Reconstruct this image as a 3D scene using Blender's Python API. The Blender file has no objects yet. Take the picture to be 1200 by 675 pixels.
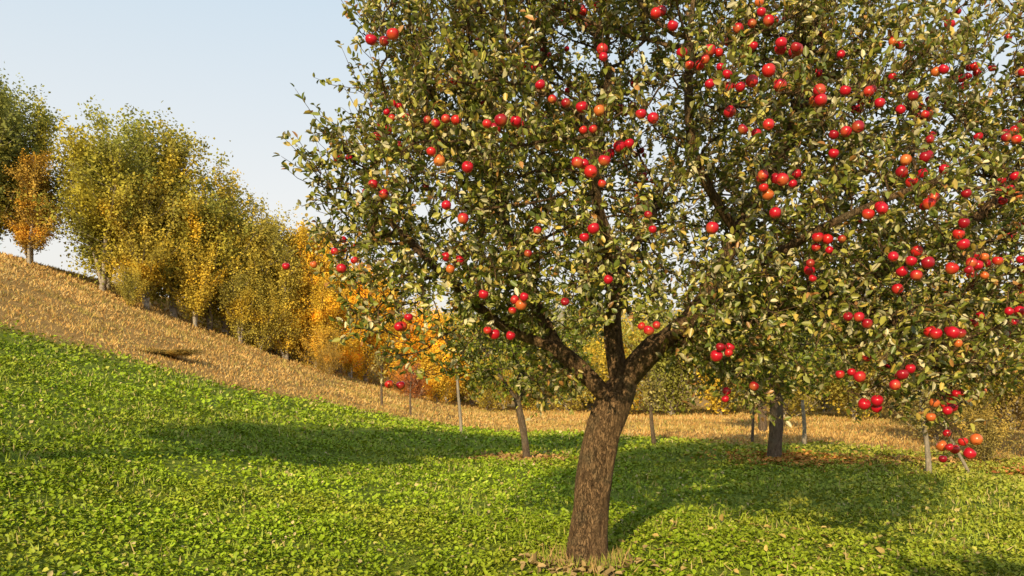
import bpy, math, random
import numpy as np
from mathutils import Vector
random.seed(7); rng=np.random.default_rng(11)
scene=bpy.context.scene
col=scene.collection

# ---------------------------------------------------------------- helpers
def norm(a):
    return a/np.maximum(np.linalg.norm(a,axis=-1,keepdims=True),1e-9)
def hash2(ix,iy,s):
    n=np.sin(ix*127.1+iy*311.7+s*74.7)*43758.5453
    return n-np.floor(n)
def vnoise(x,y,s=0.0):
    ix=np.floor(x);iy=np.floor(y);fx=x-ix;fy=y-iy
    fx=fx*fx*(3-2*fx);fy=fy*fy*(3-2*fy)
    a=hash2(ix,iy,s);b=hash2(ix+1,iy,s);c=hash2(ix,iy+1,s);d=hash2(ix+1,iy+1,s)
    return (a*(1-fx)+b*fx)*(1-fy)+(c*(1-fx)+d*fx)*fy
def fbm(x,y,s=0.0,o=3):
    t=0;a=.5;w=0
    for i in range(o):
        t=t+a*vnoise(x*2**i,y*2**i,s+i*3.1);w+=a;a*=.5
    return t/w
def noise3(p,s=0.0):
    return (vnoise(p[:,0]+p[:,2]*.7,p[:,1]+s,s)+vnoise(p[:,1]-p[:,2]*.6,p[:,2]+s,s+2)+vnoise(p[:,2]+p[:,1]*.3,p[:,0],s+5))/3
def sstep(a,b,x):
    t=np.clip((x-a)/(b-a),0,1);return t*t*(3-2*t)

def height(x,y):
    x=np.asarray(x,float);y=np.asarray(y,float)
    t=np.maximum(0,-x)
    z=.5*t*t/(t+12)
    k=.6;cap=8.2
    z=-k*np.log(np.exp(-np.minimum(z,40)/k)+np.exp(-cap/k))
    z=z-.015*np.clip(y-8,0,60)
    z=z+(fbm(x*.35,y*.35,1)-.5)*.16*sstep(2,12,np.abs(y)+np.abs(x-.6)*.6)
    z=z+(fbm(x*.06,y*.06,4)-.5)*.9*sstep(20,60,y)
    far=sstep(110,380,y)
    z=z+far*(30+6*np.sin(x/80.)+3*np.sin(x/23.+1))*sstep(-260,60,x)
    return z
bx=[-60,-20,-11.6,-8.8,-5.6,-1.2,2.6,8.4,10.3,14,60]
by=[6,12,18,20.5,26,28,24,19.5,16,13,10]
def ybound(x): return np.interp(x,bx,by)
def greenmask(x,y):
    d=ybound(x)-y+(fbm(x*.5,y*.5,9)-.5)*3.6
    return sstep(-1.3,1.4,d)

def new_mat(name):
    m=bpy.data.materials.new(name);m.use_nodes=True
    nt=m.node_tree
    for n in list(nt.nodes): nt.nodes.remove(n)
    out=nt.nodes.new('ShaderNodeOutputMaterial')
    return m,nt,out
def N(nt,t,**kw):
    n=nt.nodes.new(t)
    for k,v in kw.items():
        if k in n.inputs: n.inputs[k].default_value=v
        else: setattr(n,k,v)
    return n
def leaf_mat(name,transl=.3,gloss=0,objcol=False):
    m,nt,out=new_mat(name);L=nt.links
    at=N(nt,'ShaderNodeAttribute',attribute_name='col')
    c=at.outputs['Color']
    if objcol:
        oi=N(nt,'ShaderNodeObjectInfo')
        mx=N(nt,'ShaderNodeMixRGB',blend_type='MULTIPLY');mx.inputs[0].default_value=1
        L.new(c,mx.inputs[1]);L.new(oi.outputs['Color'],mx.inputs[2]);c=mx.outputs[0]
    p=N(nt,'ShaderNodeBsdfDiffuse');L.new(c,p.inputs['Color']);sh=p.outputs[0]
    if transl>0:
        tr=N(nt,'ShaderNodeBsdfTranslucent');L.new(c,tr.inputs['Color'])
        ms=N(nt,'ShaderNodeMixShader');ms.inputs[0].default_value=transl
        L.new(sh,ms.inputs[1]);L.new(tr.outputs[0],ms.inputs[2]);sh=ms.outputs[0]
    if gloss>0:
        g=N(nt,'ShaderNodeBsdfGlossy',Roughness=.42);g.inputs['Color'].default_value=(1,1,1,1)
        ms=N(nt,'ShaderNodeMixShader');ms.inputs[0].default_value=gloss
        L.new(sh,ms.inputs[1]);L.new(g.outputs[0],ms.inputs[2]);sh=ms.outputs[0]
    L.new(sh,out.inputs['Surface'])
    return m
def bark_mat(name,c1,c2,c3,scale=1.0,bump=.6,stretch=.25,crack=.8):
    m,nt,out=new_mat(name);L=nt.links
    tc=N(nt,'ShaderNodeTexCoord');mp=N(nt,'ShaderNodeMapping');mp.inputs['Scale'].default_value=(scale,scale,scale*stretch)
    L.new(tc.outputs['Object'],mp.inputs[0])
    n1=N(nt,'ShaderNodeTexNoise',Scale=34.0,Detail=10.0,Roughness=.72)
    v=N(nt,'ShaderNodeTexVoronoi',Scale=50.0);v.feature='DISTANCE_TO_EDGE'
    n2=N(nt,'ShaderNodeTexNoise',Scale=5.0,Detail=4.0)
    nd=N(nt,'ShaderNodeMixRGB',blend_type='ADD');nd.inputs[0].default_value=.11
    L.new(mp.outputs[0],n1.inputs[0]);L.new(mp.outputs[0],nd.inputs[1]);L.new(n1.outputs['Color'],nd.inputs[2]);L.new(nd.outputs[0],v.inputs[0])
    L.new(tc.outputs['Object'],n2.inputs[0])
    r=N(nt,'ShaderNodeValToRGB');r.color_ramp.elements[0].position=.34;r.color_ramp.elements[0].color=(*c1,1)
    r.color_ramp.elements[1].position=.64;r.color_ramp.elements[1].color=(*c2,1)
    L.new(n1.outputs['Fac'],r.inputs[0])
    mx=N(nt,'ShaderNodeMixRGB');mr=N(nt,'ShaderNodeMapRange');mr.inputs[1].default_value=.5;mr.inputs[2].default_value=.7
    L.new(n2.outputs['Fac'],mr.inputs[0]);L.new(mr.outputs[0],mx.inputs[0]);L.new(r.outputs[0],mx.inputs[1]);mx.inputs[2].default_value=(*c3,1)
    mv=N(nt,'ShaderNodeMapRange');mv.inputs[1].default_value=0;mv.inputs[2].default_value=.10;mv.inputs[3].default_value=.35;mv.inputs[4].default_value=1
    L.new(v.outputs['Distance'],mv.inputs[0])
    mm=N(nt,'ShaderNodeMixRGB',blend_type='MULTIPLY');mm.inputs[0].default_value=crack
    L.new(mx.outputs[0],mm.inputs[1]);L.new(mv.outputs[0],mm.inputs[2])
    p=N(nt,'ShaderNodeBsdfPrincipled');p.inputs['Roughness'].default_value=.9;p.inputs['Specular IOR Level'].default_value=.2
    L.new(mm.outputs[0],p.inputs['Base Color'])
    ad=N(nt,'ShaderNodeMath',operation='ADD');L.new(mv.outputs[0],ad.inputs[0]);L.new(n1.outputs['Fac'],ad.inputs[1])
    b=N(nt,'ShaderNodeBump');b.inputs['Strength'].default_value=bump;b.inputs['Distance'].default_value=.03
    L.new(ad.outputs[0],b.inputs['Height']);L.new(b.outputs[0],p.inputs['Normal'])
    L.new(p.outputs[0],out.inputs['Surface'])
    return m

def build_mesh(name,V,F,sizes,C=None,smooth=False,mats=(),mi=None):
    me=bpy.data.meshes.new(name)
    V=np.ascontiguousarray(V,dtype=np.float32);F=np.ascontiguousarray(F,dtype=np.int32);sizes=np.asarray(sizes,dtype=np.int32)
    me.vertices.add(len(V));me.vertices.foreach_set('co',V.ravel())
    me.loops.add(len(F));me.loops.foreach_set('vertex_index',F)
    me.polygons.add(len(sizes))
    st=np.concatenate([[0],np.cumsum(sizes)[:-1]]).astype(np.int32)
    me.polygons.foreach_set('loop_start',st)
    me.polygons.foreach_set('loop_total',sizes)
    if smooth: me.polygons.foreach_set('use_smooth',np.ones(len(sizes),bool))
    if mi is not None: me.polygons.foreach_set('material_index',np.asarray(mi,np.int32))
    me.update(calc_edges=True)
    if C is not None:
        a=me.attributes.new('col','FLOAT_COLOR','POINT')
        CC=np.ones((len(V),4),np.float32);CC[:,:3]=C
        a.data.foreach_set('color',CC.ravel())
    for m in mats: me.materials.append(m)
    return me
def add_obj(name,data,parent=None,loc=(0,0,0),rot=(0,0,0),scale=(1,1,1),color=None):
    o=bpy.data.objects.new(name,data);col.objects.link(o)
    o.location=loc;o.rotation_euler=rot;o.scale=scale
    if parent: o.parent=parent
    if color: o.color=(*color,1)
    return o

def leaves(P,D,U,L,W,C,full=True,fold=.22):
    D=norm(D);S=norm(np.cross(D,U));Nn=np.cross(S,D)
    L=L[:,None];W=W[:,None]
    n=len(P)
    if full:
        v=[P,P+D*L*.3+S*W*.46+Nn*W*fold,P+D*L*.7+S*W*.38+Nn*W*fold*.6,P+D*L-Nn*L*.12,P+D*L*.7-S*W*.38+Nn*W*fold*.6,P+D*L*.3-S*W*.46+Nn*W*fold]
        V=np.stack(v,1).reshape(-1,3);k=6
        f=np.array([0,1,2,3,0,3,4,5])
        sizes=np.full(2*n,4)
    else:
        v=[P,P+D*L*.45+S*W*.5+Nn*W*fold,P+D*L,P+D*L*.45-S*W*.5+Nn*W*fold]
        V=np.stack(v,1).reshape(-1,3);k=4
        f=np.array([0,1,2,0,2,3]);sizes=np.full(2*n,3)
    F=(np.arange(n)[:,None]*k+f[None]).ravel()
    return V,F,sizes,np.repeat(C,k,0)

def tubes(paths,seed=0):
    Vs=[];Fs=[];off=0
    for pts,rad,sides,wob in paths:
        pts=np.asarray(pts,float);rad=np.asarray(rad,float);n=len(pts)
        T=np.gradient(pts,axis=0);T=norm(T)
        ref=np.array([1,0.13,0.05]) if abs(T[0][0])<.8 else np.array([0,1,.1])
        A=norm(np.cross(T,ref));B=np.cross(T,A)
        th=np.arange(sides)*2*math.pi/sides
        r=np.repeat(rad[:,None],sides,1)
        if wob>0:
            zz=np.cumsum(np.r_[0,np.linalg.norm(np.diff(pts,axis=0),axis=1)])
            tt,zg=np.meshgrid(th,zz)
            r=r*(1+wob*(.5*np.sin(3*tt+zg*3.1+seed)+.35*np.sin(5*tt-zg*5)+.9*(vnoise(np.cos(tt)*2.2+7,zg*6+np.sin(tt)*2.2,3)-.5)+.5*(vnoise(np.cos(tt)*6+7,zg*14+np.sin(tt)*6,5)-.5)))
        ring=pts[:,None,:]+r[:,:,None]*(np.cos(th)[None,:,None]*A[:,None,:]+np.sin(th)[None,:,None]*B[:,None,:])
        Vs.append(ring.reshape(-1,3))
        i=np.arange(n-1)[:,None]*sides;j=np.arange(sides)[None];j2=(j+1)%sides
        q=np.stack([i+j,i+j2,i+sides+j2,i+sides+j],-1).reshape(-1,4)+off
        Fs.append(q);off+=n*sides
    V=np.concatenate(Vs);F=np.concatenate(Fs)
    return V,F.ravel(),np.full(len(F),4)

def colonise(nodes,parents,attr,step,infl,kill,iters,trop=(0,0,.1),r=None):
    nodes=[np.array(n,float) for n in nodes];parents=list(parents)
    A=attr.copy();
    d=np.full(len(A),1e9);idx=np.zeros(len(A),int)
    NP=np.array(nodes)
    for s in range(0,len(NP)):
        dd=np.linalg.norm(A-NP[s],axis=1);m=dd<d;d[m]=dd[m];idx[m]=s
    trop=np.array(trop)
    nchild={}
    for it in range(iters):
        keep=d>kill
        A=A[keep];d=d[keep];idx=idx[keep]
        if len(A)==0: break
        act=d<infl
        if not act.any():
            infl*=1.3; continue
        dirs=norm(A[act]-np.array(nodes)[idx[act]])
        u,inv=np.unique(idx[act],return_inverse=True)
        acc=np.zeros((len(u),3));np.add.at(acc,inv,dirs)
        acc=norm(norm(acc)+trop+r.normal(0,.22,acc.shape))
        new=[]
        for ui,dv in zip(u,acc):
            if nchild.get(ui,0)>=3: continue
            nchild[ui]=nchild.get(ui,0)+1
            nodes.append(nodes[ui]+dv*step);parents.append(int(ui));new.append(len(nodes)-1)
        if not new:break
        for s in new:
            dd=np.linalg.norm(A-nodes[s],axis=1);m=dd<d;d[m]=dd[m];idx[m]=s
    return np.array(nodes),np.array(parents)

def limb_seeds(limbs,step):
    nodes=[];par=[]
    for pl,pts in limbs:
        pts=[np.array(p,float) for p in pts]
        start=None
        if pl is not None:
            NP=np.array(nodes);start=int(np.argmin(np.linalg.norm(NP-pts[0],axis=1)));pts[0]=nodes[start]
        P=[pts[0]]+pts+[pts[-1]]
        out=[]
        for i in range(1,len(P)-2):
            k=max(2,int(np.linalg.norm(P[i+1]-P[i])/step))
            for j in range(k):
                t=j/k
                out.append(.5*((2*P[i])+(-P[i-1]+P[i+1])*t+(2*P[i-1]-5*P[i]+4*P[i+1]-P[i+2])*t*t+(-P[i-1]+3*P[i]-3*P[i+1]+P[i+2])*t**3))
        out.append(pts[-1])
        prev=start
        for k,o in enumerate(out):
            if k==0 and start is not None: continue
            nodes.append(o);par.append(-1 if prev is None else prev);prev=len(nodes)-1
    return nodes,par

def pipe(nodes,par,trunk_r,tip,e):
    n=len(nodes);acc=np.zeros(n);
    nc=np.zeros(n,int)
    for i in range(n-1,0,-1):
        if acc[i]==0: acc[i]=1
        acc[par[i]]+=acc[i];nc[par[i]]+=1
    rad=acc**(1/e);rad=tip+(trunk_r-tip)*(rad-1)/(rad[0]-1)
    return rad,nc,acc
def paths_of(nodes,par,rad,acc,zflare=0,flare=.3,thick=.05):
    n=len(nodes);ch=[[] for _ in range(n)]
    for i in range(n):
        if par[i]>=0: ch[par[i]].append(i)
    paths=[];stack=[(0,-1)]
    while stack:
        s,p=stack.pop()
        seq=[p,s] if p>=0 else [s]
        c=s
        while ch[c]:
            k=sorted(ch[c],key=lambda q:-acc[q])
            for q in k[1:]: stack.append((q,c))
            seq.append(k[0]);c=k[0]
        if len(seq)<2: continue
        pts=nodes[seq];r=rad[seq].copy()
        if p>=0: r[0]=min(r[0],r[1]*1.35)
        R=r.max()
        sides=28 if R>thick*2 else 12 if R>thick else 7 if R>.015 else 4
        if p<0 and zflare>0:
            h=pts[:,2]-pts[0,2];r=r*(1+flare*np.exp(-h/zflare))
        paths.append((pts,r,sides,.15 if R>thick else .05 if R>.015 else 0))
    return paths

def ell(n,c,rr,r,shell=.45):
    v=norm(r.normal(size=(n,3)))*(r.uniform(shell**3,1,(n,1))**(1/3))
    return v*np.array(rr)+np.array(c)

PAL=np.array([[.21,.235,.034],[.11,.145,.023],[.39,.37,.065],[.52,.47,.27],[.50,.37,.075],[.40,.20,.06],[.28,.28,.08]])
def leafcols(n,r,p,w=(.26,.14,.22,.19,.09,.04,.08)):
    k=r.choice(len(PAL),n,p=np.array(w)/sum(w))
    c=PAL[k]*r.uniform(.75,1.3,(n,1))
    c=c*(.60+.86*noise3(p*1.7,3.3))[:,None]
    return c

def make_foliage(nodes,rad,center,r,thin,tw_per,leaf_per_m,Ls,topz,lscale=1.0,longf=.06):
    P0=nodes[(rad<thin)]
    P0=np.repeat(P0,tw_per,0)+r.normal(0,.018,(len(P0)*tw_per,3))
    out=norm(P0-center)
    up=np.zeros_like(out);up[:,2]=1
    hi=sstep(center[2]-.5,topz,P0[:,2])
    d=norm(out*.65+up*(.25+.75*hi[:,None])+r.normal(0,.6,P0.shape))
    ln=r.uniform(.07,.24,len(P0))*(1+.5*hi)*lscale
    lg=r.random(len(P0))<longf
    ln[lg]*=2.2
    d[lg]=norm(out[lg]*.8+up[lg]*.9+r.normal(0,.3,(lg.sum(),3)))
    P1=P0+d*ln[:,None]*.55+r.normal(0,.01,P0.shape);P2=P1+norm(d+up*.25)*ln[:,None]*.5
    tw=(P0,P1,P2)
    k=np.clip((ln*leaf_per_m).astype(int),4,12)
    i=np.repeat(np.arange(len(P0)),k)
    t=r.uniform(.1,1.05,len(i))[:,None]
    base=np.where(t<.5,P0[i]+(P1[i]-P0[i])*t*2,P1[i]+(P2[i]-P1[i])*(t*2-1))
    perp=norm(r.normal(size=(len(i),3)))
    D=norm(d[i]*.55+perp*.9+np.array([0,0,-.05]))
    U=norm(r.normal(0,.6,(len(i),3))+np.array([0,0,.8])+out[i]*.4)
    L=r.uniform(Ls[0],Ls[1],len(i));W=L*r.uniform(.42,.64,len(i))
    return tw,base,D,U,L,W
def twig_mesh_paths(tw,r0=.0035):
    P0,P1,P2=tw;n=len(P0)
    th=np.arange(3)*2*math.pi/3
    T=norm(P2-P0);A=norm(np.cross(T,np.array([.3,.9,.2])));B=np.cross(T,A)
    circ=np.cos(th)[None,:,None]*A[:,None,:]+np.sin(th)[None,:,None]*B[:,None,:]
    V=np.concatenate([P0[:,None]+circ*r0,P1[:,None]+circ*r0*.75,P2[:,None]+circ*r0*.4],1).reshape(-1,3)
    f=[]
    for s in (0,3):
        for j in range(3): f+= [s+j,s+(j+1)%3,s+3+(j+1)%3,s+3+j]
    F=(np.arange(n)[:,None]*9+np.array(f)[None]).ravel()
    return V,F,np.full(n*6,4)
def join(a,b):
    return np.concatenate([a[0],b[0]]),np.concatenate([a[1],b[1]+len(a[0])]),np.concatenate([a[2],b[2]])

# ---------------------------------------------------------------- materials
M_leaf=leaf_mat('apple_leaf',.2,.05)
M_leaf_o=leaf_mat('tree_leaf',.3,objcol=True)
M_cover=leaf_mat('clover_leaf',0,.02)
M_dry=leaf_mat('dry_grass_blade',0)
M_bark=bark_mat('apple_bark',(.10,.055,.028),(.40,.25,.13),(.22,.16,.09),1.0,1.0,.26,.85)
M_bark2=bark_mat('orchard_bark',(.09,.06,.04),(.26,.19,.13),(.2,.17,.12),1.0,.6,.3)
M_birch=bark_mat('birch_bark',(.30,.24,.17),(.55,.5,.42),(.12,.09,.06),.3,.2,1.5)
M_wood=bark_mat('stake_wood',(.25,.2,.15),(.5,.43,.34),(.3,.25,.2),1.0,.3,.1)

def apple_mat():
    m,nt,out=new_mat('apple_skin');L=nt.links
    at=N(nt,'ShaderNodeAttribute',attribute_name='col')
    tc=N(nt,'ShaderNodeTexCoord')
    n=N(nt,'ShaderNodeTexNoise',Scale=28.0,Detail=4.0);L.new(tc.outputs['Object'],n.inputs[0])
    v=N(nt,'ShaderNodeTexVoronoi',Scale=160.0);L.new(tc.outputs['Object'],v.inputs[0])
    mr=N(nt,'ShaderNodeMapRange');mr.inputs[1].default_value=.55;mr.inputs[2].default_value=.8;mr.inputs[4].default_value=.2
    L.new(n.outputs['Fac'],mr.inputs[0])
    mx=N(nt,'ShaderNodeMixRGB');L.new(mr.outputs[0],mx.inputs[0]);L.new(at.outputs['Color'],mx.inputs[1]);mx.inputs[2].default_value=(.55,.10,.03,1)
    sp=N(nt,'ShaderNodeMapRange');sp.inputs[1].default_value=.0;sp.inputs[2].default_value=.12;sp.inputs[3].default_value=.25;sp.inputs[4].default_value=0
    L.new(v.outputs['Distance'],sp.inputs[0])
    m2=N(nt,'ShaderNodeMixRGB');L.new(sp.outputs[0],m2.inputs[0]);L.new(mx.outputs[0],m2.inputs[1]);m2.inputs[2].default_value=(.6,.3,.15,1)
    p=N(nt,'ShaderNodeBsdfPrincipled');p.inputs['Roughness'].default_value=.26;p.inputs['Specular IOR Level'].default_value=.5
    L.new(m2.outputs[0],p.inputs['Base Color']);L.new(p.outputs[0],out.inputs['Surface'])
    return m
M_apple=apple_mat()

# ---------------------------------------------------------------- ground
def ground():
    s=np.linspace(-1,1,420)
    xs=np.sinh(s*6.2)/np.sinh(6.2)*900
    yy=np.linspace(0,1,520)
    ys=8+ (np.sinh((yy-.22)*6.5)/np.sinh(.78*6.5))*1100
    X,Y=np.meshgrid(xs,ys)
    Z=height(X,Y)
    V=np.stack([X,Y,Z],-1).reshape(-1,3)
    g=greenmask(X,Y).ravel()
    C=np.zeros((len(V),3));C[:,0]=g
    nx=len(xs);ny=len(ys)
    i=np.arange(ny-1)[:,None]*nx;j=np.arange(nx-1)[None]
    q=np.stack([i+j,i+j+1,i+nx+j+1,i+nx+j],-1).reshape(-1,4)
    m,nt,out=new_mat('ground_soil_and_turf');L=nt.links
    at=N(nt,'ShaderNodeAttribute',attribute_name='col')
    sx=N(nt,'ShaderNodeSeparateColor');L.new(at.outputs['Color'],sx.inputs[0])
    geo=N(nt,'ShaderNodeNewGeometry')
    def ns(sc,d=5): 
        n=N(nt,'ShaderNodeTexNoise',Scale=sc,Detail=float(d),Roughness=.6);L.new(geo.outputs['Position'],n.inputs[0]);return n
    n1=ns(9,8);n2=ns(.5,4);n3=ns(.03,6);n4=ns(45,3)
    def ramp(src,els):
        r=N(nt,'ShaderNodeValToRGB')
        while len(r.color_ramp.elements)<len(els): r.color_ramp.elements.new(.5)
        for e,(p,c) in zip(r.color_ramp.elements,els): e.position=p;e.color=(*c,1)
        L.new(src,r.inputs[0]);return r
    rg=ramp(n1.outputs['Fac'],[(.3,(.11,.14,.018)),(.55,(.21,.26,.028)),(.75,(.28,.32,.04))])
    rd=ramp(n1.outputs['Fac'],[(.3,(.28,.16,.055)),(.5,(.45,.28,.10)),(.72,(.55,.37,.15))])
    rd2=ramp(n2.outputs['Fac'],[(.35,(.8,.76,.62)),(.65,(1.1,1.0,.9))])
    md=N(nt,'ShaderNodeMixRGB',blend_type='MULTIPLY');md.inputs[0].default_value=1;L.new(rd.outputs[0],md.inputs[1]);L.new(rd2.outputs[0],md.inputs[2])
    mx=N(nt,'ShaderNodeMixRGB');L.new(sx.outputs[0],mx.inputs[0]);L.new(md.outputs[0],mx.inputs[1]);L.new(rg.outputs[0],mx.inputs[2])
    rf=ramp(n3.outputs['Fac'],[(.35,(.26,.27,.18)),(.5,(.36,.30,.17)),(.65,(.3,.31,.24))])
    sp=N(nt,'ShaderNodeSeparateXYZ');L.new(geo.outputs['Position'],sp.inputs[0])
    mr=N(nt,'ShaderNodeMapRange');mr.inputs[1].default_value=90;mr.inputs[2].default_value=200;L.new(sp.outputs[1],mr.inputs[0])
    mf=N(nt,'ShaderNodeMixRGB');L.new(mr.outputs[0],mf.inputs[0]);L.new(mx.outputs[0],mf.inputs[1]);L.new(rf.outputs[0],mf.inputs[2])  # far hills: aerial haze painted into the ground colour, growing with y
    p=N(nt,'ShaderNodeBsdfPrincipled');p.inputs['Roughness'].default_value=.95;p.inputs['Specular IOR Level'].default_value=.1
    L.new(mf.outputs[0],p.inputs['Base Color'])
    ad=N(nt,'ShaderNodeMath',operation='ADD');L.new(n1.outputs['Fac'],ad.inputs[0]);L.new(n4.outputs['Fac'],ad.inputs[1])
    b=N(nt,'ShaderNodeBump');b.inputs['Strength'].default_value=.6;b.inputs['Distance'].default_value=.05
    L.new(ad.outputs[0],b.inputs['Height']);L.new(b.outputs[0],p.inputs['Normal']);L.new(p.outputs[0],out.inputs['Surface'])
    me=build_mesh('ground',V,q.ravel(),np.full(len(q),4),C,True,[m])
    add_obj('ground',me)
ground()

# ---------------------------------------------------------------- ground cover
def wedge(n,y0,y1,r,pw=1.0,mx=.74,extra=1.2):
    y=(r.uniform(y0**(pw),y1**(pw),n))**(1/pw)
    x=r.uniform(-1,1,n)*(mx*y+extra)
    return x,y
def cover():
    r=np.random.default_rng(5)
    parts=[]
    for (n,y0,y1,L0) in ((120000,4.6,9,.033),(105000,9,16,.046),(78000,16,31,.080)):
        x,y=wedge(n,y0,y1,r,2.0)
        g=greenmask(x,y)
        cl=fbm(x*2.2,y*2.2,2,3);big=fbm(x*.4,y*.4,12,3);b2=fbm(x*.9,y*.9,44,3)
        keep=(r.random(n)<g)&(r.random(n)<np.clip((cl-.25)*3.2,.25,1))
        x,y,cl,big,g,b2=[a[keep] for a in (x,y,cl,big,g,b2)];n=len(x)
        hh=np.clip((cl-.3),0,1)*.20*(.4+big)
        z=height(x,y)+r.uniform(0,1,n)*hh+.01
        az=r.uniform(0,2*math.pi,n);el=r.uniform(-.15,.9,n)
        D=np.stack([np.cos(az)*np.cos(el),np.sin(az)*np.cos(el),np.sin(el)],-1)
        U=np.tile([0,0,1.],(n,1))+r.normal(0,.4,(n,3))
        L=L0*r.uniform(.5,1.6,n);W=L*r.uniform(.5,.9,n)
        c=np.array([.255,.355,.018])*r.uniform(.7,1.3,(n,1))
        k=r.random(n)
        c[k<.10]=np.array([.42,.43,.07])*r.uniform(.7,1.2,((k<.10).sum(),1))
        c[k>.98]=np.array([.52,.42,.2])
        c=c*(.58+.9*big)[:,None]
        yel=sstep(.48,.75,b2)[:,None]*.4
        c=c*(1-yel)+np.array([.38,.38,.04])*yel
        dry=sstep(1.0,9,x+ (fbm(x*.7,y*.7,20)-.5)*5)*.55
        c=c*(1-dry[:,None])+np.array([.42,.33,.07])*dry[:,None]*r.uniform(.7,1.2,(n,1))
        parts.append(leaves(np.stack([x,y,z],-1),D,U,L,W,c,full=(y0<9)))
    x,y=wedge(60000,4.6,26,r,1.7);g=greenmask(x,y)
    keep=(r.random(len(x))<g)&(fbm(x*1.1,y*1.1,31)>.5);x=x[keep];y=y[keep];n=len(x)
    D=norm(r.normal(0,.45,(n,3))+np.array([0,0,1.]));U=r.normal(size=(n,3))
    L=r.uniform(.06,.14,n);W=.006+.0007*y
    c=np.array([.30,.38,.04])*r.uniform(.6,1.3,(n,1));kk=r.random(n)<.2;c[kk]=np.array([.5,.4,.17])
    parts.append(leaves(np.stack([x,y,height(x,y)],-1),D,U,L,W*np.ones(n),c,full=False,fold=0))
    V=[];F=[];S=[];C=[];o=0
    for v,f,s,c in parts:
        V.append(v);F.append(f+o);S.append(s);C.append(c);o+=len(v)
    me=build_mesh('green_groundcover',np.concatenate(V),np.concatenate(F),np.concatenate(S),np.concatenate(C),False,[M_cover])
    add_obj('green_groundcover',me)
cover()

def drygrass():
    r=np.random.default_rng(8)
    x,y=wedge(300000,11,62,r,1.35,.78,2)
    g=greenmask(x,y)
    tuft=fbm(x*1.3,y*1.3,17,3)
    keep=(r.random(len(x))<(1-g)*.98+.02*(tuft>.6))&(r.random(len(x))<np.clip((tuft-.2)*2.6,.15,1))
    x=x[keep];y=y[keep];tuft=tuft[keep];n=len(x)
    big=fbm(x*.18,y*.18,23,3);st=fbm(x*.5+y*.9,y*.3,29,3);md=fbm(x*.8,y*.8,37,3)
    D=norm(r.normal(0,.5,(n,3))+np.array([.12,0,.8]));U=r.normal(size=(n,3))
    L=r.uniform(.05,.16,n)*(.4+1.2*tuft)*(.6+y/50);W=(.008+.0010*y)*r.uniform(.6,1.4,n)
    pal=np.array([[.60,.39,.14],[.54,.33,.11],[.64,.47,.21],[.43,.23,.075],[.34,.30,.085]])
    c=pal[r.choice(5,n,p=[.34,.27,.15,.13,.11])]*r.uniform(.85,1.12,(n,1))
    c=c*((.64+.6*big)*(.72+.55*md))[:,None]
    gr=sstep(.50,.75,st)*.6
    c=c*(1-gr[:,None])+np.array([.30,.27,.07])*gr[:,None]
    V,F,S,C=leaves(np.stack([x,y,height(x,y)-.01],-1),D,U,L,W,c,full=False,fold=0)
    add_obj('dry_grass',build_mesh('dry_grass',V,F,S,C,False,[M_dry]))
drygrass()

# ---------------------------------------------------------------- main apple tree
def apples_mesh(name,pos,r,size,scale_by=None):
    prof=[(0,-.36),(.10,-.405),(.2,-.40),(.33,-.31),(.43,-.14),(.475,.05),(.45,.22),(.36,.36),(.22,.42),(.11,.39),(.04,.32),(0,.29)]
    prof=np.array(prof);sg=16;th=np.arange(sg)*2*math.pi/sg
    ring=np.stack([prof[:,0:1]*np.cos(th),prof[:,0:1]*np.sin(th),np.repeat(prof[:,1:2],sg,1)],-1)
    ring[:,:,2]+= (prof[:,0:1]*.05*np.cos(th*5)*(prof[:,1:2]<0))
    base=ring.reshape(-1,3);m=len(prof)
    i=np.arange(m-1)[:,None]*sg;j=np.arange(sg)[None];j2=(j+1)%sg
    q=np.stack([i+j,i+j2,i+sg+j2,i+sg+j],-1).reshape(-1,4)
    sp,sf,_=tubes([([(0,0,.3),(.02,0,.5),(.07,.01,.8)],[.028,.022,.03],5,0)])
    Vs=[];Fs=[];Cs=[];Mi=[];o=0
    for k,p in enumerate(pos):
        s=size*r.uniform(.72,1.14)
        R=Vector((0,0,1)).rotation_difference(Vector((r.normal(0,.4),r.normal(0,.4),1))).to_matrix()
        R=np.array(R)
        a=r.uniform(0,6.28);Rz=np.array([[math.cos(a),-math.sin(a),0],[math.sin(a),math.cos(a),0],[0,0,1]])
        el=np.array([1,1,r.uniform(.88,1.02)])
        M=R@Rz
        kind=r.random()
        c=np.array([.50,.007,.024]) if kind<.55 else np.array([.56,.02,.02]) if kind<.72 else np.array([.32,.006,.018]) if kind<.92 else np.array([.62,.14,.035])
        v=(base*el*s)@M.T+p
        side=base[:,0]*.9+base[:,2]*.8*(-1)
        f=sstep(.15,.6,side)*r.uniform(0,.6)
        cc=c[None]*(1-f[:,None])+np.array([.62,.28,.06])[None]*f[:,None]
        dim=sstep(.12,.0,np.hypot(base[:,0],base[:,1]))*.6
        cc=cc*(1-dim[:,None])+np.array([.25,.2,.05])*dim[:,None]
        Vs.append(v);Fs.append((q+o).ravel());Cs.append(cc);Mi+= [0]*len(q);o+=len(v)
        v=(sp*s)@M.T+p;Vs.append(v);Fs.append(sf+o);Cs.append(np.tile([.1,.06,.03],(len(v),1)));Mi+=[1]*(len(sf)//4);o+=len(v)
    F=np.concatenate(Fs)
    return build_mesh(name,np.concatenate(Vs),F,np.full(len(F)//4,4),np.concatenate(Cs),True,[M_apple,M_bark],Mi)

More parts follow.
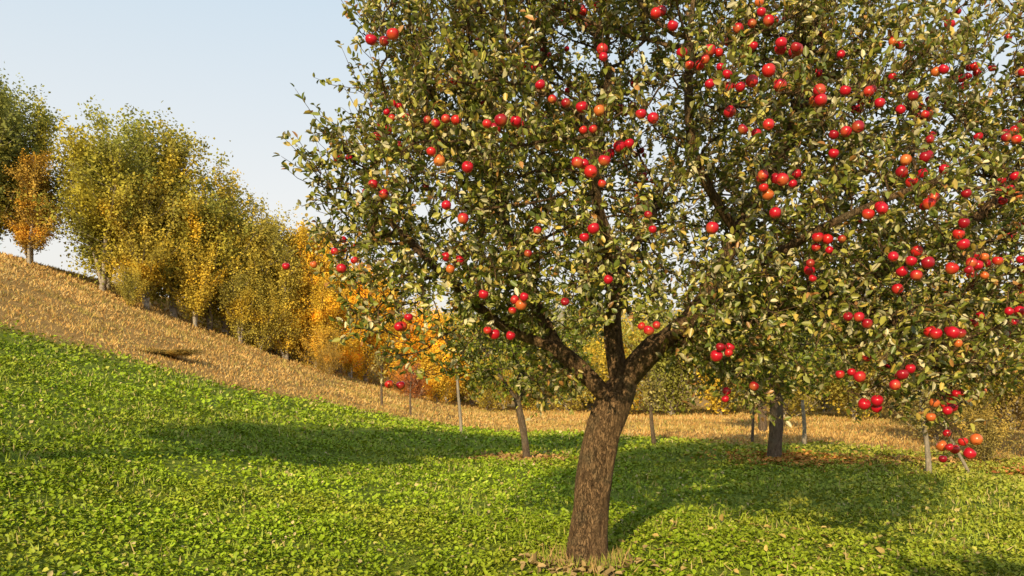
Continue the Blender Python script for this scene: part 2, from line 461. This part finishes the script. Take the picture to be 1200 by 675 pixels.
def main_tree():
    r=np.random.default_rng(21)
    z0=float(height(.62,6.6))-.03
    limbs=[(None,[(.62,6.6,z0),(.62,6.6,.3),(.68,6.6,.72),(.75,6.6,1.08),(.84,6.6,1.36),(.95,6.62,1.58)]),
      (0,[(.82,6.6,1.34),(.66,6.55,1.55),(.38,6.45,1.80),(-.05,6.35,1.98),(-.5,6.25,2.35),(-1.0,6.2,2.85)]),
      (0,[(.38,6.45,1.80),(.15,6.7,2.3),(-.1,6.9,3.0),(-.35,7.0,3.8)]),
      (0,[(.87,6.62,1.5),(.84,6.7,2.0),(.93,6.8,2.5),(.72,6.9,3.2),(.85,7.0,4.2)]),
      (0,[(.95,6.62,1.58),(1.18,6.5,1.84),(1.5,6.4,2.15),(1.75,6.2,2.7),(2.15,6.1,3.5),(2.3,6.1,4.3)]),
      (0,[(1.18,6.5,1.84),(1.75,6.55,2.02),(2.5,6.45,2.25),(3.3,6.2,2.6),(3.9,6.1,3.1)]),
      (0,[(1.5,6.4,2.15),(1.7,5.8,2.35),(2.1,5.2,2.6),(2.6,4.9,2.8)]),
      (0,[(.84,6.7,2.0),(.75,6.1,2.35),(.6,5.5,2.75),(.5,5.1,3.2)]),
      (0,[(.93,6.8,2.5),(1.2,7.4,2.9),(1.5,8.0,3.4)]),
      (0,[(1.75,6.2,2.7),(1.3,5.7,3.2),(1.2,5.4,3.9)]),
      (0,[(2.5,6.45,2.25),(2.7,5.9,2.1),(2.9,5.5,1.75)]),
      ]
    nodes,par=limb_seeds(limbs,.09)
    A=np.concatenate([ell(2200,(1.05,6.6,3.75),(2.2,2.2,1.9),r,.4),
        ell(850,(-.5,6.2,2.95),(1.05,1.3,1.1),r,.3),
        ell(1150,(3.1,6.1,2.95),(1.55,1.6,1.2),r,.3),
        ell(560,(2.7,5.7,2.05),(1.2,1.0,.62),r,.2),
        ell(190,(2.75,5.4,1.6),(.55,.5,.38),r,.1),
        ell(110,(3.8,6.2,3.9),(.7,.9,.8),r,.3),
        ell(110,(2.6,6.4,4.4),(.45,.8,.9),r,.3),
        ell(300,(-.45,6.4,4.1),(.85,1.2,.95),r,.3),
        ell(300,(-.4,6.0,1.98),(.7,.8,.45),r,.2),
        ell(150,(-.85,6.1,2.2),(.45,.6,.5),r,.2),
        ell(300,(.35,5.7,2.2),(.7,.6,.42),r,.2),
        ell(130,(1.75,6.1,1.65),(.4,.4,.33),r,.1),
        ell(110,(.38,6.6,1.6),(.32,.35,.28),r,.1),
        ell(280,(1.3,5.6,2.15),(.65,.5,.4),r,.2)])
    nz=noise3(A*1.7,8.0)
    A=A[(nz>.37+.05*np.clip(A[:,2]-3.5,0,2))&(A[:,2]>1.2)]
    A=A[~((np.abs(A[:,0]-.95)<.35)&(A[:,2]<1.95)&(A[:,1]<7))]
    NP,PR=colonise(nodes,par,A,.11,1.0,.15,90,(0,0,.05),r)
    rad,nc,acc=pipe(NP,PR,.145,.0045,2.0)
    ps=paths_of(NP,PR,rad,acc,.14,.38)
    center=np.array([1.1,6.5,2.7])
    tw,base,D,U,L,W=make_foliage(NP,rad,center,r,.018,3,40,(.037,.072),5.2,1.0,.09)
    cl=[(-.9,3.92,3),(-1.26,2.58,3),(-.92,2.86,2),(-.56,3.42,2),(-.42,3.33,2),(-.07,3.35,4),(-.11,3.2,2),(-.29,2.79,2),(-.56,2.99,2),(.15,2.71,1),
     (.04,2.41,1),(-.02,2.08,1),(-.15,2.13,1),(.12,2.22,1),(.30,2.18,1),(.5,2.57,2),(.66,2.23,1),(.66,3.17,3),(.81,3.17,2),(.82,2.82,2),(1.04,3.59,4),(.87,3.83,3),
     (.55,3.88,2),(1.26,3.45,6),(1.48,3.28,2),(1.46,3.81,2),(1.6,4.02,4),(1.64,3.72,5),(1.62,3.56,2),(1.92,3.52,4),(1.69,3.31,1),(1.61,2.97,6),(1.86,3.02,2),(1.4,3.04,2),
     (1.24,2.6,1),(1.75,2.76,1),(2.04,2.6,5),(1.93,2.43,3),(2.24,2.68,3),(2.34,3.55,1),(2.52,3.56,3),(2.2,3.34,2),(2.31,2.37,3),(2.41,2.27,2),(2.93,3.18,1),(3.14,2.92,7),
     (3.0,2.47,6),(2.8,2.3,3),(3.22,2.05,5),(2.74,1.94,6),(2.44,1.77,4),(1.4,1.74,4),(1.54,1.6,3),(.84,1.84,3),(-.17,1.82,3),(-.9,2.13,3),(2.72,1.49,4),(2.86,1.28,6),(2.38,1.46,3),
     (2.6,2.95,3),(2.7,3.7,2),(3.2,3.4,3),(2.1,2.1,3),(2.6,2.6,3),(1.3,3.7,3),(2.0,3.2,3)]
    tips=tw[2];pos=[];att=[]
    def drop(t,n):
        for _ in range(n):
            for tr in range(12):
                q=t+np.array([r.normal(0,.06),r.normal(0,.045)-.02,-.07-abs(r.normal(0,.06))])
                if all(np.linalg.norm(q-p)>.066 for p in pos[-14:]): break
            pos.append(q);att.append(t)
    for X,Z,n in cl:
        c=((tips[:,0]-X)**2+(tips[:,2]-Z)**2)*1.0+.05*np.maximum(tips[:,1]-4.7,0)**2
        drop(tips[np.argmin(c)],n)
    outer=np.linalg.norm((tips-center)/np.array([2.9,2.3,2.3]),axis=1)
    cand=np.where((outer>.70))[0]
    for k in r.choice(cand,190,replace=False): drop(tips[k],int(r.choice([1,1,2,3,5])))
    pos=np.array(pos);att=np.array(att)
    cen=base+D*L[:,None]*.5
    keep=np.ones(len(base),bool)
    for p in pos:
        dd=cen-p
        keep&=~(np.linalg.norm(dd,axis=1)<.054)
        keep&=~((np.hypot(dd[:,0],dd[:,2])<.038)&(dd[:,1]<0)&(dd[:,1]>-.20))
    base,D,U,L,W=[a[keep] for a in (base,D,U,L,W)]
    C=leafcols(len(base),r,base)
    V,F,S,CC=leaves(base,D,U,L,W,C)
    root=add_obj('apple_tree',None)
    add_obj('leaves',build_mesh('apple_leaves',V,F,S,CC,False,[M_leaf]),root)
    t=tubes(ps);t=join(t,twig_mesh_paths(tw))
    stems=[]
    for p,a in zip(pos,att): stems.append(([a,(a+p)/2+np.array([0,0,.02]),p+np.array([0,0,.03])],[.003,.0025,.0025],3,0))
    t=join(t,tubes(stems))
    add_obj('trunk_and_branches',build_mesh('apple_wood',*t,None,True,[M_bark]),root)
    add_obj('apples',apples_mesh('apples',pos,r,.075),root)
main_tree()

# ---------------------------------------------------------------- generic small orchard tree
def orchard_mesh(seed,h=3.4,R=1.6,lean=-.2,trunk_r=.07,na=420,leafL=(.07,.12)):
    r=np.random.default_rng(seed)
    fz=h*.36
    limbs=[(None,[(0,0,-.05),(lean*.4,0,fz*.5),(lean,0,fz)]),
      (0,[(lean,0,fz),(lean-.35,.1,fz+.5),(lean-.7,.1,fz+1.1)]),
      (0,[(lean,0,fz),(lean+.35,-.1,fz+.5),(lean+.8,-.1,fz+1.0)]),
      (0,[(lean,0,fz),(lean+.05,.3,fz+.6),(lean,.5,fz+1.3)]),
      (0,[(lean,0,fz),(lean,-.35,fz+.55),(lean-.05,-.6,fz+1.1)])]
    nodes,par=limb_seeds(limbs,.12)
    A=np.concatenate([ell(na,(lean,0,h*.66),(R,R,h*.32),r,.35),ell(na//4,(lean+R*.5,.2,h*.5),(R*.5,R*.5,h*.14),r,.2),ell(na//4,(lean-R*.4,-.3,h*.52),(R*.5,R*.5,h*.14),r,.2)])
    A=A[noise3(A*1.6,seed)>.38]
    NP,PR=colonise(nodes,par,A,.13,1.2,.2,60,(0,0,.05),r)
    rad,nc,acc=pipe(NP,PR,trunk_r,.005,2.0)
    tw,base,D,U,L,W=make_foliage(NP,rad,np.array([lean,0,h*.5]),r,.018,3,32,leafL,h)
    C=leafcols(len(base),r,base)
    V,F,S,CC=leaves(base,D,U,L,W,C,full=False)
    lm=build_mesh('orchard_leaves',V,F,S,CC,False,[M_leaf_o])
    t=join(tubes(paths_of(NP,PR,rad,acc,.12,.3)),twig_mesh_paths(tw,.005))
    wm=build_mesh('orchard_wood',*t,None,True,[M_bark2])
    return lm,wm
OA=orchard_mesh(3);OB=orchard_mesh(5,3.6,1.9,.05,.13,560)
OC=orchard_mesh(9,5.4,1.8,.1,.16,900,(.10,.16))
OD=orchard_mesh(12,7.1,2.0,.1,.14,1800,(.12,.19))
def put_tree(name,data,x,y,s=1,rz=0,colr=(1,1,1),sz=None):
    e=add_obj(name,None,None,(x,y,float(height(x,y))-.02),(0,0,rz),(s,s,sz or s))
    add_obj('foliage',data[0],e,color=colr);add_obj('trunk',data[1],e)
    return e
put_tree('apple_tree',OA,.31,15.9,1.0,0,(.85,.95,.75))
put_tree('apple_tree',OB,5.25,15.9,1.0,.6,(.8,.95,.7))
put_tree('apple_tree',OB,10.6,15.5,.9,2.2,(1.1,.95,.7))
put_tree('apple_tree',OA,13.2,19,1.1,1.0,(1.1,.95,.7))
put_tree('apple_tree',OB,8.5,27,1.0,4.0,(1.1,1.1,.7))
# neighbours beside / behind the photographer, they throw the long shadows
put_tree('apple_tree',OD,-6.2,4.6,1.0,1.0)
put_tree('apple_tree',OC,.8,-5.4,1.0,2.5)

# ---------------------------------------------------------------- birches / background wood
def birch_mesh(seed,H=8.0,R=2.0,nb=95,nl=15000,stems=2,low=.1,ls=.14,shape=.35):
    r=np.random.default_rng(seed)
    paths=[];P=[];Cv=[]
    for s in range(stems):
        az=r.uniform(0,6.28);ln=r.uniform(.03,.12)*(s+.6) if stems>1 else .02
        hs=H*(1-.13*s*r.uniform(.5,1.2))
        tz=np.linspace(-.1,hs*.97,14)
        tx=np.cos(az)*ln*tz+.08*np.sin(tz*1.1+s);ty=np.sin(az)*ln*tz+.08*np.cos(tz*.9+s)-.08
        tp=np.stack([tx,ty,tz],-1);paths.append((tp,np.linspace(.11,.012,14)*(H/8),7,.04))
        for b in range(nb//stems):
            q=r.uniform(low,.98)
            i=q*13;i0=min(int(i),12);p0=tp[i0]*(1-(i-i0))+tp[i0+1]*(i-i0)
            prof=np.interp(q,[0,.12,shape,.7,.9,1],[.7,.9,1,.8,.5,.18])
            a=r.uniform(0,6.28);Lb=R*prof*r.uniform(.45,1.25)
            el=r.uniform(.4,1.2)
            d=np.array([math.cos(a)*math.cos(el),math.sin(a)*math.cos(el),math.sin(el)])
            p1=p0+d*Lb*.6;p2=p1+norm(d+np.array([0,0,.3]))*Lb*.65
            paths.append(([p0,p1,p2],[.022,.012,.004],4,0))
            k=int(nl/nb*(.35+prof)*r.uniform(.6,1.3));t=r.uniform(.15,1.15,k)[:,None]**.75
            pp=np.where(t<.55,p0+(p1-p0)*t/.55,p1+(p2-p1)*(t-.55)/.45)+r.normal(0,1,(k,3))*np.array([.14,.14,.27])*(R/2)
            P.append(pp);Cv.append(np.full(k,r.uniform(.62,1.28)))
    P=np.concatenate(P);Cv=np.concatenate(Cv);n=len(P)
    D=norm(r.normal(size=(n,3))+np.array([0,0,-.5]));U=r.normal(size=(n,3))
    L=r.uniform(.5,1.3,n)*ls;W=L*.7
    pn=noise3(P*.9,seed)
    c=np.ones((n,3))*Cv[:,None]*r.uniform(.75,1.25,(n,1))
    yl=sstep(.42,.68,pn)[:,None]
    c=c*(1+yl*np.array([.5,.28,-.15]))
    V,F,S,CC=leaves(P,D,U,L,W,c,full=False)
    lm=build_mesh('birch_leaves',V,F,S,CC,False,[M_leaf_o])
    wm=build_mesh('birch_wood',*tubes(paths),None,True,[M_birch])
    return lm,wm
B=[birch_mesh(31,8,2.0,140,18000,3),birch_mesh(32,8,1.9,130,17000,2),birch_mesh(33,8,1.8,120,15000,2),birch_mesh(34,8,2.2,140,18000,4,.05)]
SH=[birch_mesh(41,3,1.7,60,7500,4,.05,.12,.5),birch_mesh(42,3,2.0,60,7500,5,.02,.12,.45)]
G=(.34,.345,.075);GY=(.54,.44,.08);Y=(.78,.55,.07);YY=(.86,.60,.07);DG=(.25,.27,.075);OL=(.46,.40,.085)
birches=[(-24.2,37,8.4,0,DG),(-26,39,8.6,1,DG),(-22.3,36.8,5.2,2,(.62,.42,.09)),(-23.2,38.4,7.4,1,G),
 (-19.6,38,8.3,0,G),(-18.4,40,9.5,3,G),(-16.9,40,9.0,1,(.42,.38,.08)),(-17.4,38,6.6,2,GY),(-20.4,40,7.4,1,GY),(-15.7,39.5,6.2,1,(.64,.50,.08)),
 (-15.0,42,8.4,3,GY),(-13.7,43,7.9,0,OL),(-12.9,44,7.2,1,GY),(-13.9,40.8,5.0,3,OL),(-12.0,42.5,5.6,0,GY),(-15.8,41.5,7.8,0,G),
 (-11.2,45,7.8,1,Y),(-9.9,46,7.4,0,YY),(-8.6,47,6.8,3,YY),(-10.8,43.8,5.2,2,Y),(-7.4,48,6.6,1,YY),(-9.0,44.6,4.8,2,YY),(-12.2,46,7.4,3,Y),
 (-5.9,50,6.0,0,YY),(-4.2,51,5.8,3,YY),(-2.6,52,5.2,1,Y),(-.6,54,4.8,0,GY)]
for i,(x,y,h,k,c) in enumerate(birches):
    s=h/8
    put_tree('birch_tree',B[k],x,y,s*1.12,i*1.7,c,s*1.0)
shr=[(-6.0,44,1.6,(.55,.28,.07),0),(-5.2,43,1.3,(.50,.19,.06),1),(-4.3,46,2.8,Y,0),(-1.5,47,2.6,GY,1),(1.0,49,3.0,GY,0),(3.4,47,3.6,GY,1),(6,44,4.2,GY,0),(8.4,42,4.4,G,1),(10.8,41,4.0,GY,0),
 (13,38,4.0,OL,1),(15.5,36,4.2,OL,0),(17.8,34,4.6,(.48,.35,.11),1),(20,33,5,OL,0),(11.7,22,2.2,(.48,.37,.12),1),(14.8,26,3.4,OL,0),(17.5,28,3.6,(.46,.35,.11),1),(8.75,14.7,.9,(.42,.34,.11),0),
 (-13,41.5,2.4,GY,1),(-10,41.8,2.0,(.55,.40,.08),0),(-17.5,36.5,1.6,OL,0),(-9.4,41,1.2,(.5,.34,.08),1),(5,52,5,G,0),(9,50,5.5,GY,1),(13,48,5.5,G,0),(18,46,6,OL,1),(23,44,6,G,0),(1.5,56,5,GY,1),(26,37,5.5,OL,1),(-3.6,56,5,OL,1)]
for i,(x,y,h,c,k) in enumerate(shr):
    put_tree('shrub',SH[k],x,y,h/3,i*2.1,c)
e=put_tree('low_scrub',SH[0],-10.4,24,.5,1,(.40,.31,.10),.17);e.scale=(.8,.6,.07)

# ---------------------------------------------------------------- saplings & stakes
def pole(name,x,y,h,r0,dx=0,dy=0,bend=.02,mat=M_wood,leafy=0,seed=0,colr=(.34,.28,.07)):
    rr=np.random.default_rng(seed+100)
    z=np.linspace(-.1,h,10);t=z/h
    pts=np.stack([dx*t+bend*np.sin(t*5+seed),dy*t+bend*np.cos(t*4+seed)-bend,z],-1)
    pl=[(pts,np.linspace(r0*1.15,r0*.75 if not leafy else r0*.35,10),8,.06),([pts[-1],pts[-1]+np.array([0,0,.004])],[r0*.75 if not leafy else r0*.3,.001],8,0)]
    e=add_obj(name,None,None,(x,y,float(height(x,y))))
    if leafy:
        P=[]
        for b in range(14):
            q=rr.uniform(.5,1);p0=pts[int(q*9)];a=rr.uniform(0,6.28);Lb=rr.uniform(.25,.6)
            p1=p0+np.array([math.cos(a)*.6,math.sin(a)*.6,.8])*Lb
            pl.append(([p0,(p0+p1)/2+rr.normal(0,.02,3),p1],[r0*.3,r0*.2,.004],4,0))
            k=leafy//14;tt=rr.uniform(.2,1.1,(k,1));P.append(p0+(p1-p0)*tt+rr.normal(0,.06,(k,3)))
        P=np.concatenate(P);n=len(P);L=rr.uniform(.06,.11,n)
        V,F,S,CC=leaves(P,rr.normal(size=(n,3)),rr.normal(size=(n,3)),L,L*.6,np.tile(colr,(n,1))*rr.uniform(.6,1.5,(n,1)),full=False)
        add_obj('leaves',build_mesh('sapling_leaves',V,F,S,CC,False,[M_leaf]),e)
    add_obj('stem',build_mesh('pole',*tubes(pl),None,True,[mat]),e)
pole('wooden_stake',-1.58,24.5,2.1,.045,-.1,seed=1)
pole('young_fruit_tree',-5.0,30.5,2.2,.045,.05,mat=M_bark2,leafy=350,seed=2)
pole('young_fruit_tree',-3.75,29.5,1.7,.04,0,mat=M_bark2,leafy=300,seed=3,colr=(.3,.1,.03))
pole('young_fruit_tree',3.55,19.8,1.9,.055,-.22,mat=M_bark2,leafy=420,seed=4)
pole('young_fruit_tree',6.2,20.5,1.8,.04,0,mat=M_bark2,leafy=350,seed=5)
pole('wooden_stake',7.0,19.1,1.15,.05,-.03,seed=6)
pole('young_fruit_tree',7.0,13.4,1.55,.045,-.16,mat=M_wood,leafy=420,seed=7)
pole('wooden_stake',7.55,13.2,.9,.025,-.36,.1,seed=8)

# ---------------------------------------------------------------- fallen leaves & litter
def litter():
    r=np.random.default_rng(77);P=[];C=[]
    for cx,cy,sx,sy,n,c in ((5.6,16.0,1.0,1.3,2600,(.52,.25,.07)),(9.4,13.4,.8,.5,1300,(.50,.18,.06)),(.2,16.3,.8,.9,1500,(.44,.27,.11)),(.62,6.55,.35,.3,500,(.42,.30,.14)),(8.2,15.5,1.8,1.5,1200,(.46,.27,.10)),(2.2,7.0,2.0,1.5,260,(.48,.35,.12))):
        x=r.normal(cx,sx*.6,n);y=r.normal(cy,sy*.6,n)
        P.append(np.stack([x,y,height(x,y)+r.uniform(.01,.07,n)],-1));C.append(np.tile(c,(n,1))*r.uniform(.6,1.4,(n,1)))
    P=np.concatenate(P);C=np.concatenate(C);n=len(P)
    D=norm(r.normal(0,1,(n,3))*np.array([1,1,.3]));U=np.tile([0,0,1.],(n,1))+r.normal(0,.3,(n,3))
    L=r.uniform(.04,.08,n)*(1+.03*P[:,1])
    V,F,S,CC=leaves(P,D,U,L,L*.65,C)
    add_obj('fallen_leaves',build_mesh('fallen_leaves',V,F,S,CC,False,[M_dry]))
    n=1100;a=r.uniform(0,6.28,n);d=.16+abs(r.normal(0,.13,n))
    x=.62+np.cos(a)*d;y=6.6+np.sin(a)*d
    D=norm(r.normal(0,.5,(n,3))+np.array([0,0,1.]));L=r.uniform(.06,.18,n)
    c=np.where(r.random((n,1))<.4,np.array([[.50,.34,.14]]),np.array([[.28,.34,.05]]))
    V,F,S,CC=leaves(np.stack([x,y,height(x,y)],-1),D,r.normal(size=(n,3)),L,np.full(n,.009),c,full=False,fold=0)
    add_obj('grass_tuft',build_mesh('grass_tuft',V,F,S,CC,False,[M_dry]))
litter()

# ---------------------------------------------------------------- light
EL=math.radians(23.5);AZ=math.radians(17)
d=Vector((math.sin(AZ)*math.cos(EL),math.cos(AZ)*math.cos(EL),-math.sin(EL)))
sd=bpy.data.lights.new('sun','SUN');sd.energy=5.0;sd.angle=math.radians(.55);sd.color=(1,.79,.45)
so=bpy.data.objects.new('sun',sd);col.objects.link(so);so.rotation_euler=d.to_track_quat('-Z','Y').to_euler();so.location=(-8,-20,15)
w=bpy.data.worlds.new('World');scene.world=w;w.use_nodes=True
nt=w.node_tree
for n in list(nt.nodes): nt.nodes.remove(n)
out=nt.nodes.new('ShaderNodeOutputWorld');bg=nt.nodes.new('ShaderNodeBackground')
sky=nt.nodes.new('ShaderNodeTexSky');sky.sky_type='NISHITA';sky.sun_disc=False
sky.sun_elevation=EL;sky.sun_rotation=math.radians(197);sky.air_density=1.0;sky.dust_density=4.0;sky.ozone_density=1.0
# thin autumn haze veil over the clear sky, thicker towards the horizon
tc=nt.nodes.new('ShaderNodeTexCoord');sx=nt.nodes.new('ShaderNodeSeparateXYZ');nt.links.new(tc.outputs['Generated'],sx.inputs[0])
rp=nt.nodes.new('ShaderNodeValToRGB');rp.color_ramp.elements[0].position=0;rp.color_ramp.elements[0].color=(.90,.84,.75,1)
rp.color_ramp.elements[1].position=.8;rp.color_ramp.elements[1].color=(.30,.41,.55,1)
e=rp.color_ramp.elements.new(.2);e.color=(.87,.87,.85,1)
e=rp.color_ramp.elements.new(.45);e.color=(.62,.75,.85,1)
nt.links.new(sx.outputs[2],rp.inputs[0])
sc=nt.nodes.new('ShaderNodeMixRGB');sc.blend_type='MULTIPLY';sc.inputs[0].default_value=1;sc.inputs[2].default_value=(7.6,7.6,7.6,1)
nt.links.new(rp.outputs[0],sc.inputs[1])
mx=nt.nodes.new('ShaderNodeMixRGB');mx.inputs[0].default_value=.85
nt.links.new(sky.outputs[0],mx.inputs[1]);nt.links.new(sc.outputs[0],mx.inputs[2])
bg.inputs['Strength'].default_value=.145
nt.links.new(mx.outputs[0],bg.inputs[0]);nt.links.new(bg.outputs[0],out.inputs[0])

cam=bpy.data.cameras.new('camera');co=bpy.data.objects.new('camera',cam);col.objects.link(co)
co.location=(0,0,1.6);co.rotation_euler=(math.radians(90),0,0)
cam.sensor_width=36;cam.lens=28;cam.shift_y=.0854;cam.clip_end=3000;cam.clip_start=.05
scene.camera=co
scene.view_settings.view_transform='Standard';scene.view_settings.look='None';scene.view_settings.exposure=0
